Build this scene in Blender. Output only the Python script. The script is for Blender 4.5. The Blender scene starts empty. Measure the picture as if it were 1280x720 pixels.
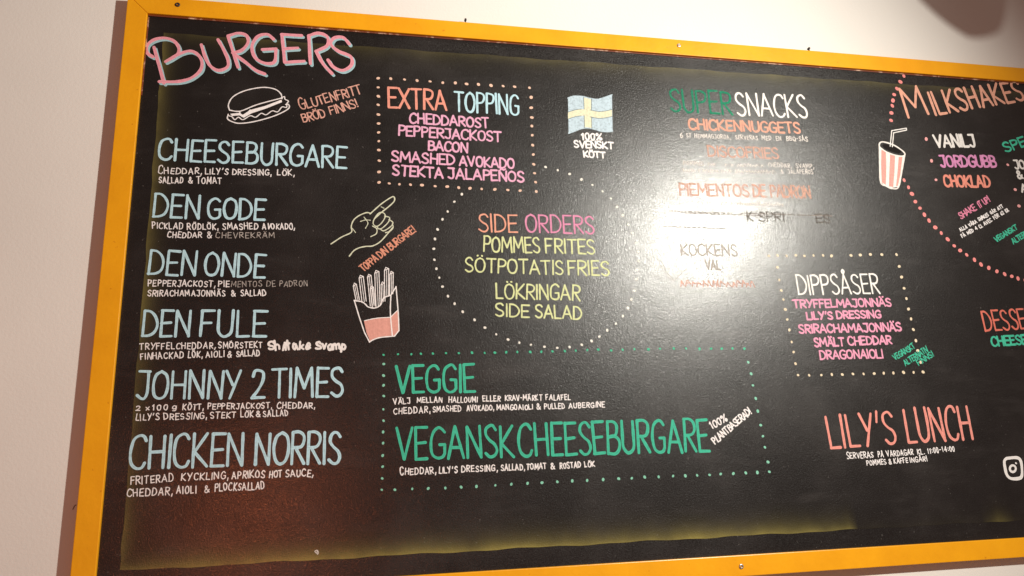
import bpy, bmesh, math, random
from mathutils import Vector, Matrix
random.seed(7)
C = bpy.context.scene.collection
S = bpy.context.scene

# ---------------------------------------------------------------- camera
CAM = dict(yaw=-0.20355, pitch=0.24359, roll=-0.03701, loc=(0.55147, -1.19098, 1.85437), f=940.16)
def cam_matrix():
    Ry = Matrix.Rotation(CAM['yaw'], 3, 'Y'); Rx = Matrix.Rotation(CAM['pitch'], 3, 'X'); Rz = Matrix.Rotation(CAM['roll'], 3, 'Z')
    return Ry @ Rx @ Rz
RM = cam_matrix()
# World frame: board coordinates (x right, y up on the wall, z out of the wall) are turned so that up is world Z.
def W3(x, y, z): return Vector((x, -z, y + 2.2))
B2W = Matrix(((1, 0, 0), (0, 0, -1), (0, 1, 0)))
cd = bpy.data.cameras.new('camera'); cam = bpy.data.objects.new('camera', cd); C.objects.link(cam)
cam.matrix_world = Matrix.Translation(W3(*CAM['loc'])) @ (B2W @ RM).to_4x4()
cd.sensor_width = 36; cd.lens = CAM['f'] / 1280 * 36; cd.clip_end = 100; cd.clip_start = 0.05
S.camera = cam
CL = Vector(CAM['loc'])
def at(px, py, z=0.0):
    """point of the plane z (board frame) where the photograph shows pixel px, py"""
    d = RM @ Vector(((px - 640) / CAM['f'], -(py - 360) / CAM['f'], -1.0))
    p = CL + d * ((z - CL.z) / d.z)
    return Vector((p.x, p.y))

# ---------------------------------------------------------------- world and lamps
S.view_settings.view_transform = 'Standard'; S.view_settings.look = 'None'
S.view_settings.exposure = 0.5; S.view_settings.gamma = 1; S.view_settings.use_curve_mapping = False
w = bpy.data.worlds.new('World'); S.world = w; w.use_nodes = True
bg = w.node_tree.nodes['Background']; bg.inputs[0].default_value = (1.0, 0.66, 0.54, 1); bg.inputs[1].default_value = 0.13
def aim(o, tgt):
    o.rotation_euler = (Vector(tgt) - o.location).to_track_quat('-Z', 'Y').to_euler()
def lamp(name, kind, loc, power, col, size, tgt=None, angle=None, blend=1.0):
    d = bpy.data.lights.new(name, kind); d.energy = power; d.color = col
    if kind in ('POINT', 'SPOT'): d.shadow_soft_size = size
    if kind == 'SPOT': d.spot_size = math.radians(angle); d.spot_blend = blend
    o = bpy.data.objects.new(name, d); C.objects.link(o); o.location = W3(*loc)
    if tgt: aim(o, W3(*tgt))
    return o
KEY = (2.50, 0.14, 2.0)
lamp('ceiling_spotlight', 'SPOT', KEY, 322, (1.0, 0.97, 0.87), 0.045, (-0.6, -1.45, 0), 143, 1.0)
lamp('wall_washer', 'SPOT', (1.05, 0.95, 0.55), 5, (1.0, 0.95, 0.82), 0.04, (0.95, 0.30, 0), 70, 1.0)
lamp('wall_washer', 'SPOT', (2.15, 0.95, 0.55), 2, (1.0, 0.95, 0.84), 0.04, (2.1, 0.26, 0), 60, 1.0)
lamp('red_fill_lamp', 'POINT', (0.04, -1.33, 2.3), 20, (1.0, 0.22, 0.08), 0.09)  # added lamp out of view: red reflection on the board, warm fill in shadows

# ---------------------------------------------------------------- helpers
def link(name, data, parent=None):
    o = bpy.data.objects.new(name, data); C.objects.link(o)
    if parent: o.parent = parent
    return o
def tag(o, label=None, cat=None, group=None, kind=None):
    if label: o['label'] = label
    if cat: o['category'] = cat
    if group: o['group'] = group
    if kind: o['kind'] = kind
    return o
def mat(name):
    m = bpy.data.materials.new(name); m.use_nodes = True
    nt = m.node_tree; return m, nt, nt.nodes['Principled BSDF']
def N(nt, t, **kw):
    n = nt.nodes.new(t)
    for k, v in kw.items(): setattr(n, k, v)
    return n
def lin(c):
    return tuple(((v / 255) / 12.92 if v / 255 <= .04045 else ((v / 255 + .055) / 1.055) ** 2.4) for v in c)
def noise(nt, vec, scale, detail=3, rough=.5):
    n = N(nt, 'ShaderNodeTexNoise'); n.inputs['Scale'].default_value = scale; n.inputs['Detail'].default_value = detail
    n.inputs['Roughness'].default_value = rough
    if vec is not None: nt.links.new(vec, n.inputs['Vector'])
    return n.outputs['Fac']
def maprange(nt, src, a, b, c, d, smooth=False):
    n = N(nt, 'ShaderNodeMapRange'); nt.links.new(src, n.inputs[0])
    if smooth: n.interpolation_type = 'SMOOTHSTEP'
    for i, v in enumerate((a, b, c, d)): n.inputs[i + 1].default_value = v
    return n.outputs[0]
def math_(nt, op, a, b=None):
    n = N(nt, 'ShaderNodeMath', operation=op)
    for i, v in enumerate((a, b)):
        if v is None: continue
        if isinstance(v, (int, float)): n.inputs[i].default_value = v
        else: nt.links.new(v, n.inputs[i])
    return n.outputs[0]
def mix(nt, fac, a, b):
    n = N(nt, 'ShaderNodeMix', data_type='RGBA')
    if isinstance(fac, (int, float)): n.inputs[0].default_value = fac
    else: nt.links.new(fac, n.inputs[0])
    for i, v in ((6, a), (7, b)):
        if isinstance(v, tuple): n.inputs[i].default_value = (*v, 1)
        else: nt.links.new(v, n.inputs[i])
    return n.outputs[2]
def bump(nt, bsdf, h, strength, dist):
    n = N(nt, 'ShaderNodeBump'); n.inputs['Strength'].default_value = strength; n.inputs['Distance'].default_value = dist
    nt.links.new(h, n.inputs['Height']); nt.links.new(n.outputs[0], bsdf.inputs['Normal']); return n
def objco(nt, scale=(1, 1, 1)):
    t = N(nt, 'ShaderNodeTexCoord'); m = N(nt, 'ShaderNodeMapping'); m.inputs['Scale'].default_value = scale
    nt.links.new(t.outputs['Object'], m.inputs['Vector']); return m.outputs[0]

# ---------------------------------------------------------------- materials
# painted wall
m_wall, nt, b = mat('wall_paint')
v = objco(nt)
b.inputs['Base Color'].default_value = (.8, .74, .68, 1)
f = maprange(nt, noise(nt, v, 1.7, 4), .3, .7, 0, 1)
nt.links.new(mix(nt, f, (.685, .66, .625), (.735, .708, .67)), b.inputs['Base Color'])
b.inputs['Roughness'].default_value = .85; b.inputs['Specular IOR Level'].default_value = .25
h = math_(nt, 'ADD', noise(nt, v, 130, 4, .6), math_(nt, 'MULTIPLY', noise(nt, v, 18, 2), .8))
bump(nt, b, h, .24, .0020)
# frame paint
m_frame, nt, b = mat('yellow_paint')
v = objco(nt)
f = maprange(nt, noise(nt, v, 7, 5, .6), .3, .72, 0, 1)
c = mix(nt, f, (.72, .305, .004), (.84, .38, .006))
g = maprange(nt, noise(nt, objco(nt, (3, 3, 3)), 22, 4), .69, .73, 0, .6)
c = mix(nt, g, c, (.50, .16, .004))
nt.links.new(c, b.inputs['Base Color'])
b.inputs['Roughness'].default_value = .34; b.inputs['Specular IOR Level'].default_value = .45
bump(nt, b, noise(nt, v, 90, 3), .22, .002)
# raw wood edge that shows behind chipped paint
m_raw, nt, b = mat('chipped_edge')
f = maprange(nt, noise(nt, objco(nt, (1, 1, 1)), 24, 4, .7), .52, .66, 0, 1)
nt.links.new(mix(nt, f, (.16, .035, .012), (.62, .42, .30)), b.inputs['Base Color']); b.inputs['Roughness'].default_value = .6
# black board
def board_mat(name, sheet):
    m, nt, b = mat(name)
    v = objco(nt)
    sm = maprange(nt, noise(nt, objco(nt, (1.0, 1.0, 1.0)), 3.2, 6, .62), .42, .78, 0, 1, True)
    st = maprange(nt, noise(nt, objco(nt, (1.2, 5, 5)), 4.0, 5, .6), .5, .85, 0, 1, True)
    dust = math_(nt, 'MULTIPLY', math_(nt, 'ADD', sm, st), .5)
    c = mix(nt, dust, (.006, .005, .0048), (.032, .028, .027))
    # pale flecks
    fl = maprange(nt, noise(nt, v, 150, 1), .77, .81, 0, .5)
    c = mix(nt, fl, c, (.16, .15, .14))
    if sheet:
        # olive tint, strongest at the rim of the sheet and fading inward (uv.x = distance to rim, uv.y = tint strength of this side)
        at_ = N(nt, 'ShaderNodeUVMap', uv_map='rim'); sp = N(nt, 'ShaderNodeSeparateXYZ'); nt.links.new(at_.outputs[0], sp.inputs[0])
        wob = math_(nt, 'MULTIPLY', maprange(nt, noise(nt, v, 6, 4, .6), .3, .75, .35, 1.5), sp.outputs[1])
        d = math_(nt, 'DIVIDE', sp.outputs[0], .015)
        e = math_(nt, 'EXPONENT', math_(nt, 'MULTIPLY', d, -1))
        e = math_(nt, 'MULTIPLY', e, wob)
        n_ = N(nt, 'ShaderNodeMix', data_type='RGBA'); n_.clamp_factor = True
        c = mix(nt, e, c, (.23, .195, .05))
    nt.links.new(c, b.inputs['Base Color'])
    nt.links.new(math_(nt, 'ADD', maprange(nt, dust, 0, 1, .33, .40), maprange(nt, noise(nt, v, 480, 1), .35, .65, -.10, .10)), b.inputs['Roughness'])
    b.inputs['Specular IOR Level'].default_value = .5
    b.inputs['Specular IOR Level'].default_value = .42
    nt.links.new(maprange(nt, noise(nt, objco(nt, (1, 1, 2.2)), 9, 5, .65), .35, .68, .54, .30), b.inputs['Coat Weight']); nt.links.new(maprange(nt, noise(nt, v, 560, 1), .38, .62, .11, .27), b.inputs['Coat Roughness']); b.inputs['Coat IOR'].default_value = 1.45
    h = math_(nt, 'ADD', noise(nt, v, 330, 1, .5), math_(nt, 'MULTIPLY', noise(nt, v, 620, 1), .5))
    bump(nt, b, h, .6, .0009)
    cb = N(nt, 'ShaderNodeBump'); cb.inputs['Strength'].default_value = .55; cb.inputs['Distance'].default_value = .0007
    nt.links.new(h, cb.inputs['Height']); nt.links.new(cb.outputs[0], b.inputs['Coat Normal'])
    return m
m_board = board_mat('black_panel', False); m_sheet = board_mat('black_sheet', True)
def simple(name, col, rough=.5, metal=0.0):
    m, nt, b = mat(name)
    f = noise(nt, objco(nt), 120, 3)
    nt.links.new(mix(nt, f, tuple(x * .75 for x in col), tuple(min(1, x * 1.2) for x in col)), b.inputs['Base Color'])
    b.inputs['Roughness'].default_value = rough; b.inputs['Metallic'].default_value = metal
    return m
m_screw = simple('screw_metal', (.62, .58, .52), .32, .9); m_dark = simple('dark_metal', (.05, .04, .04), .45, .6)
m_shade = simple('lamp_enamel', (.03, .03, .03), .4)

_chalk = {}
def chalk(col, wear=0.08):
    """chalk marker ink: streaky along the stroke, denser at its rims, rubbed away in places"""
    key = (col, wear)
    if key in _chalk: return _chalk[key]
    m, nt, b = mat('chalk_ink')
    c = tuple(x * .86 + .10 for x in lin(col)) if sum(col) > 450 else lin(col)
    uv = N(nt, 'ShaderNodeUVMap', uv_map='stroke'); sp = N(nt, 'ShaderNodeSeparateXYZ'); nt.links.new(uv.outputs[0], sp.inputs[0])
    rim = maprange(nt, math_(nt, 'ABSOLUTE', sp.outputs[1]), .25, .95, .0, 1, True)
    v = objco(nt)
    mp = N(nt, 'ShaderNodeMapping'); mp.inputs['Scale'].default_value = (40, 2.2, 1); nt.links.new(uv.outputs[0], mp.inputs['Vector'])
    streak = maprange(nt, noise(nt, mp.outputs[0], 1.0, 3, .6), .3, .7, 0, 1)
    grain = maprange(nt, noise(nt, v, 420, 2), .3, .7, 0, 1)
    f = math_(nt, 'ADD', math_(nt, 'MULTIPLY', rim, .5), math_(nt, 'MULTIPLY', streak, .4))
    f = math_(nt, 'ADD', f, math_(nt, 'MULTIPLY', grain, .2))
    nt.links.new(mix(nt, f, tuple(x * .74 for x in c), c), b.inputs['Base Color'])
    b.inputs['Roughness'].default_value = .9; b.inputs['Specular IOR Level'].default_value = .15
    gone = math_(nt, 'MULTIPLY', maprange(nt, noise(nt, v, 150, 3, .7), .45, .75, 0, 1), min(1, wear * 3.2))
    base = math_(nt, 'SUBTRACT', 1 - wear * .5, gone)
    cl = N(nt, 'ShaderNodeClamp'); nt.links.new(base, cl.inputs[0]); nt.links.new(cl.outputs[0], b.inputs['Alpha'])
    bump(nt, b, grain, .3, .0008)
    _chalk[key] = m
    return m
WHITE = (255, 250, 250); TEAL = (190, 234, 248); PINK = (240, 165, 185); ROSE = (240, 165, 190); SALMON = (245, 150, 125)
ORANGE = (238, 150, 110); GREEN = (74, 192, 160); LIME = (224, 232, 165); VIOLET = (222, 130, 190); CORAL = (228, 108, 88)
DOTSAL = (238, 195, 170); DOTRED = (240, 128, 124); BLUE = (188, 212, 226)

# ---------------------------------------------------------------- big structure
D_WALL = -0.030           # wall surface behind the plane of the frame's face
PANEL_Z = -0.009
X1 = 3.30; H = 1.40783; RW = 0.05
def grid_plane(name, x0, x1, y0, y1, z, m, parent=None, kind=None):
    me = bpy.data.meshes.new(name); bm = bmesh.new()
    vs = [bm.verts.new(W3(*p)) for p in ((x0, y0, z), (x1, y0, z), (x1, y1, z), (x0, y1, z))]
    bm.faces.new(vs); bm.to_mesh(me); bm.free(); me.materials.append(m)
    return tag(link(name, me, parent), kind=kind)
grid_plane('wall', -3.5, 6.5, -2.2, 1.1, D_WALL, m_wall, kind='structure')

board = tag(link('menu_board', None), 'black burger menu board in a yellow wooden frame, covered in chalk marker writing', 'menu board')
board.location = W3(0, 0, D_WALL)
def child(name, me, parent=board):
    """links mesh built in world coordinates under parent, keeping it in place"""
    o = link(name, me); o.parent = parent; o.matrix_parent_inverse = Matrix.Translation(-parent_loc(parent))
    return o
def parent_loc(p):
    if p.type == 'MESH': return Vector((0, 0, 0))      # a mesh part is already kept at the world origin by its own inverse
    return Vector(board.location) + (Vector(p.location) if p is not board else Vector((0, 0, 0)))
def part_empty(name, label=None):
    o = link(name, None); o.parent = board; o.location = (0, 0, 0)
    if label: o['label'] = label
    return o

def prism(bm, quad, z0, z1, bev=.0012):
    """solid between z0 (back) and z1 (front) over a convex outline, with a softened front rim"""
    n = len(quad); cx = sum(p[0] for p in quad) / n; cy = sum(p[1] for p in quad) / n
    def ring(z, off):
        out = []
        for i in range(n):
            a, b_, c_ = Vector(quad[i - 1]), Vector(quad[i]), Vector(quad[(i + 1) % n])
            e1 = (b_ - a).normalized(); e2 = (c_ - b_).normalized()
            n1 = Vector((-e1.y, e1.x)); n2 = Vector((-e2.y, e2.x))
            mv = (n1 + n2); mv /= max(.2, mv.dot(n1))
            q = b_ + mv * off
            out.append(bm.verts.new(W3(q.x, q.y, z)))
        return out
    r0 = ring(z0, 0); r1 = ring(z1 - bev, 0); r2 = ring(z1 - bev * .3, bev * .3); r3 = ring(z1, bev)
    for a, b_ in ((r0, r1), (r1, r2), (r2, r3)):
        for i in range(n):
            j = (i + 1) % n; bm.faces.new((a[i], a[j], b_[j], b_[i]))
    bm.faces.new(r3); bm.faces.new(list(reversed(r0)))
def finish(bm, name, m, smooth=False):
    bmesh.ops.recalc_face_normals(bm, faces=bm.faces)
    me = bpy.data.meshes.new(name); bm.to_mesh(me); bm.free(); me.materials.append(m)
    if smooth:
        for p in me.polygons: p.use_smooth = True
    return me
# panel
bm = bmesh.new(); prism(bm, [(-.02, -H - .02), (X1 + .02, -H - .02), (X1 + .02, .02), (-.02, .02)], D_WALL + .006, PANEL_Z, .0005)
child('panel', finish(bm, 'panel', m_board))
# inner sheet with olive-tinted rim
tl = at(205, 41, PANEL_Z); bl = at(150, 713.5, PANEL_Z); br = at(1066, 662, PANEL_Z); tr = at(1270, 115, PANEL_Z)
def lerp(a, b_, t): return a + (b_ - a) * t
def extend(a, b_, x): return a + (b_ - a) * ((x - a.x) / (b_.x - a.x))
xr = X1 - .03
tr2 = extend(tl, tr, xr); br2 = extend(bl, br, xr)
bm = bmesh.new(); uvl = bm.loops.layers.uv.new('rim')
nx, ny = 120, 60; SZ = PANEL_Z + .0006; V = []
def jit(x, s): return .0012 * math.sin(x * 23 + s) + .0010 * math.sin(x * 61 + 2 * s)
info = {}
xbr = at(1066, 662, PANEL_Z).x; xsp = at(1250, 655, PANEL_Z).x
def rim_tint(p, u, vv):
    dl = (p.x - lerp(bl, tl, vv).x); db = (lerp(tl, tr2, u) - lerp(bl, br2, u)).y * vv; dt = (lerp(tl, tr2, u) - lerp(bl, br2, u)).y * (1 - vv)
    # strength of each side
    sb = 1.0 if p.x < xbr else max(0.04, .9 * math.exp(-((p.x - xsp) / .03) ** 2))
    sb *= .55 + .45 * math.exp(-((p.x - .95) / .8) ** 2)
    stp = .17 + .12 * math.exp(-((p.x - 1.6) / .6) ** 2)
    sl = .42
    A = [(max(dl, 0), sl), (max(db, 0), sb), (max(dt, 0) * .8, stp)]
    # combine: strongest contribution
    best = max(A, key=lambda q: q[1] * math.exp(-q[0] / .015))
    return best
us = [0, .004, .008, .014, .022, .032, .045] + [.06 + .94 * i / (nx - 1) for i in range(nx)]
vs_ = [0, .008, .016, .027, .04, .055, .075, .1] + [.13 + .74 * i / 24 for i in range(25)] + [.9, .925, .945, .96, .973, .984, .992, 1]
grid = []
for j, vv in enumerate(vs_):
    row = []
    for i, u in enumerate(us):
        a = lerp(bl, br2, u); c_ = lerp(tl, tr2, u); p = lerp(a, c_, vv)
        if j == 0: p = p + Vector((0, jit(u * 3, 1)))
        if j == len(vs_) - 1: p = p + Vector((0, jit(u * 3, 2)))
        if i == 0: p = p + Vector((jit(vv * 2, 3), 0))
        vt = bm.verts.new(W3(p.x, p.y, SZ)); info[vt] = rim_tint(p, u, vv); row.append(vt)
    grid.append(row)
for j in range(len(vs_) - 1):
    for i in range(len(us) - 1):
        fc = bm.faces.new((grid[j][i], grid[j][i + 1], grid[j + 1][i + 1], grid[j + 1][i]))
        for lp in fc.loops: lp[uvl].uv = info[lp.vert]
# skirt down to the panel
rim = grid[0] + [r[-1] for r in grid[1:]] + list(reversed(grid[-1][:-1])) + [r[0] for r in reversed(grid[1:-1])]
low = [bm.verts.new(v_.co + (W3(0, 0, -.0005) - W3(0, 0, 0))) for v_ in rim]
for i in range(len(rim)):
    j = (i + 1) % len(rim); bm.faces.new((low[i], low[j], rim[j], rim[i]))
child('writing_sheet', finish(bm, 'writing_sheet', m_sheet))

# short hairline crack in the wall paint beside the left rail
bm = bmesh.new()
for (xa, ya), (xb, yb) in (((91, 637), (93.5, 632)), ((93.5, 632), (95.5, 631))):
    a_, b_ = at(xa, ya, D_WALL), at(xb, yb, D_WALL); n_ = Vector((-(b_ - a_).y, (b_ - a_).x)).normalized() * .0009
    bm.faces.new([bm.verts.new(W3(q.x, q.y, D_WALL + .0006)) for q in (a_ - n_, b_ - n_, b_ + n_, a_ + n_)])
cr = link('wall_crack', finish(bm, 'wall_crack', m_dark)); cr.parent = bpy.data.objects['wall']

# frame rails (mitred), each with its screws
Rr = RW; T = 0.0
quads = {'top': [(0, 0), (X1, 0), (X1 + Rr, Rr), (-Rr, Rr)], 'bottom': [(-Rr, -H - Rr), (X1 + Rr, -H - Rr), (X1, -H), (0, -H)],
         'left': [(-Rr, -H - Rr), (0, -H), (0, 0), (-Rr, Rr)], 'right': [(X1, -H), (X1 + Rr, -H - Rr), (X1 + Rr, Rr), (X1, 0)]}
rails = {}
def shrink(q, g=.0003):
    cx = sum(p[0] for p in q) / 4; cy = sum(p[1] for p in q) / 4
    return q
for k, q in quads.items():
    bm = bmesh.new()
    if k in ('left', 'right'):  # leave a hairline mitre joint
        q = [(x, y + (.0002 if y < -1 else -.0002)) for x, y in q]
    prism(bm, q, D_WALL + .0045, T, .0016)
    bmesh.ops.subdivide_edges(bm, edges=[e for e in bm.edges if e.calc_length() > .8], cuts=60)
    rails[k] = child('frame_rail', finish(bm, 'frame_rail', m_frame))
# thin stop bead between rail and panel: chipped, shows as a broken pale line under the top rail
bm = bmesh.new()
prism(bm, [(.001, -.0036), (X1 - .001, -.0036), (X1 - .001, -.0005), (.001, -.0005)], PANEL_Z + .0001, PANEL_Z + .0022, .0006)
child('stop_bead', finish(bm, 'stop_bead', m_raw))
bm = bmesh.new()
prism(bm, [(.0005, -.23), (.0036, -.23), (.0036, -.007), (.0005, -.007)], PANEL_Z + .0001, PANEL_Z + .0015, .0004)
child('stop_bead', finish(bm, 'stop_bead', m_raw))

def lathe(prof, segs, center, axis='z'):
    bm = bmesh.new(); rings = []
    for r, h_ in prof:
        if r < 1e-6: rings.append([bm.verts.new(W3(center[0], center[1], center[2] + h_))])
        else: rings.append([bm.verts.new(W3(center[0] + r * math.cos(2 * math.pi * i / segs), center[1] + r * math.sin(2 * math.pi * i / segs), center[2] + h_)) for i in range(segs)])
    for a, b_ in zip(rings, rings[1:]):
        for i in range(segs):
            j = (i + 1) % segs
            if len(a) == 1: bm.faces.new((a[0], b_[i], b_[j]))
            elif len(b_) == 1: bm.faces.new((a[i], a[j], b_[0]))
            else: bm.faces.new((a[i], a[j], b_[j], b_[i]))
    return bm
def screw(px, py, rail, m, r=.0064, label=None):
    p = at(px, py, 0)
    bm = lathe([(r, -.002), (r, .0008), (r * .85, .0022), (r * .5, .0026), (r * .42, .0024), (r * .36, -.0008), (0, -.0012)], 20, (p.x, p.y, 0))
    o = child('screw', finish(bm, 'screw', m, True), rails[rail])
    if label: o['label'] = label
screw(222, 6, 'top', m_dark, label='dark rusty screw head')
screw(848.5, 57, 'top', m_screw); screw(926.5, 708, 'bottom', m_screw)
# small hooks that stand up from the back of the top rail
for px, py in ((582, 24.0), (1012, 60.0)):
    p = at(px, py, -.012)
    bm = bmesh.new()
    prism(bm, [(p.x - .0016, RW - .002), (p.x + .0016, RW - .002), (p.x + .0012, p.y), (p.x - .0012, p.y)], -.020, -.014, .0004)
    prism(bm, [(p.x - .0032, p.y - .001), (p.x + .0032, p.y - .001), (p.x + .0024, p.y + .0034), (p.x - .0024, p.y + .0034)], -.022, -.012, .0006)
    child('hanging_hook', finish(bm, 'hanging_hook', m_dark), rails['top'])

# ---------------------------------------------------------------- stroke writing
INK = PANEL_Z + .0009
def catmull(P, n=7):
    if len(P) < 3: return P
    out = []
    Q = [P[0] * 2 - P[1]] + P + [P[-1] * 2 - P[-2]]
    if (P[0] - P[-1]).length < 1e-9: Q[0] = P[-2]; Q[-1] = P[1]
    for i in range(1, len(Q) - 2):
        a, b_, c_, d_ = Q[i - 1], Q[i], Q[i + 1], Q[i + 2]
        for k in range(n):
            t = k / n; t2 = t * t; t3 = t2 * t
            out.append(.5 * ((2 * b_) + (c_ - a) * t + (2 * a - 5 * b_ + 4 * c_ - d_) * t2 + (3 * b_ - a - 3 * c_ + d_) * t3))
    out.append(P[-1]); return out
class Ink:
    """collects pen strokes (ribbons with round ends) into one mesh"""
    def __init__(s): s.v = []; s.f = []; s.uv = []; s.n = 0
    def stroke(s, P, wd, z=0.0, smooth=True, pressure=True, n=7):
        P = [Vector(p) for p in P]
        if smooth and len(P) > 2: P = catmull(P, n)
        Q = [P[0]]
        for p in P[1:]:
            if (p - Q[-1]).length > wd * .12: Q.append(p)
        if len(Q) < 2: return s.dot(P[0], wd * .55)
        # split at sharp corners
        segs = [[Q[0]]]
        for i in range(1, len(Q)):
            segs[-1].append(Q[i])
            if i < len(Q) - 1:
                a = (Q[i] - Q[i - 1]).normalized(); b_ = (Q[i + 1] - Q[i]).normalized()
                if a.dot(b_) < .55: segs.append([Q[i]])
        for sg in segs: s._ribbon(sg, wd, z, pressure)
    def _ribbon(s, Q, wd, z, pressure):
        s.n += 1
        z = INK + z + (s.n % 9) * 2.5e-5
        # resample long straight spans so that width can waver
        R_ = [Q[0]]
        for a, b_ in zip(Q, Q[1:]):
            k = max(1, int((b_ - a).length / (wd * 2.2)))
            for i in range(1, k + 1): R_.append(a + (b_ - a) * i / k)
        Q = R_
        hw = wd / 2; ph = random.random() * 6; L = 0
        d0 = (Q[0] - Q[1]).normalized(); d1 = (Q[-1] - Q[-2]).normalized()
        rows = []
        def row(c, d, half, u):
            nrm = Vector((-d.y, d.x)); rows.append((c + nrm * half, c - nrm * half, u))
        for a in (.0, .5, .87): row(Q[0] + d0 * hw * (math.sqrt(max(0, 1 - a * a)) ), -d0, hw * max(a, .25), -hw)
        for i, p in enumerate(Q):
            if i == 0: d = -d0
            elif i == len(Q) - 1: d = d1
            else: d = ((p - Q[i - 1]).normalized() + (Q[i + 1] - p).normalized()).normalized()
            if i: L += (p - Q[i - 1]).length
            wv = hw * (1 + (.10 * math.sin(L / wd * .9 + ph) + .05 * random.uniform(-1, 1) if pressure else 0))
            row(p, d, wv, L)
        for a in (.87, .5, .0): row(Q[-1] + d1 * hw * math.sqrt(max(0, 1 - a * a)), d1, hw * max(a, .25), L + hw)
        b0 = len(s.v); off = random.random() * 50
        for i, (a, b_, u) in enumerate(rows):
            zz = z + i * 4e-7
            s.v += [W3(a.x, a.y, zz), W3(b_.x, b_.y, zz)]
            s.uv += [(u + off, 1), (u + off, -1)]
            if i: j = b0 + 2 * i; s.f.append((j - 2, j - 1, j + 1, j))
    def dot(s, c, r, z=0.0, sq=1.0):
        s.n += 1; b0 = len(s.v); k = 10; zz = INK + z + (s.n % 9) * 2.5e-5
        s.v.append(W3(c.x, c.y, zz)); s.uv.append((random.random() * 50, 0)); u = s.uv[-1][0]
        ph = random.random() * 6
        for i in range(k):
            a = 2 * math.pi * i / k; rr = r * (1 + .12 * math.sin(2 * a + ph))
            s.v.append(W3(c.x + rr * math.cos(a), c.y + rr * math.sin(a) * sq, zz)); s.uv.append((u, 1))
        for i in range(k): s.f.append((b0, b0 + 1 + i, b0 + 1 + (i + 1) % k))
    def fill(s, P, z=-3e-5):
        """flat coloured-in area from an outline given as board points"""
        b0 = len(s.v); zz = INK + z
        bm = bmesh.new(); vs = [bm.verts.new((p.x, p.y, 0)) for p in P]; bm.faces.new(vs)
        bmesh.ops.triangulate(bm, faces=bm.faces)
        idx = {v_: i for i, v_ in enumerate(bm.verts)}
        for v_ in bm.verts: s.v.append(W3(v_.co.x, v_.co.y, zz)); s.uv.append((v_.co.x * 3, .6))
        for f_ in bm.faces: s.f.append(tuple(b0 + idx[v_] for v_ in f_.verts))
        bm.free()
    def build(s, name, m, parent=board, label=None):
        me = bpy.data.meshes.new(name); me.from_pydata([tuple(v_) for v_ in s.v], [], s.f)
        ul = me.uv_layers.new(name='stroke')
        for i, lp in enumerate(me.loops): ul.data[i].uv = s.uv[lp.vertex_index]
        # all faces look out of the wall (-Y)
        bm = bmesh.new(); bm.from_mesh(me)
        fl = [f_ for f_ in bm.faces if f_.normal.y > 0]
        if fl: bmesh.ops.reverse_faces(bm, faces=fl)
        bm.to_mesh(me); bm.free()
        me.materials.append(m)
        o = child(name, me, parent)
        if label: o['label'] = label
        return o

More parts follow.
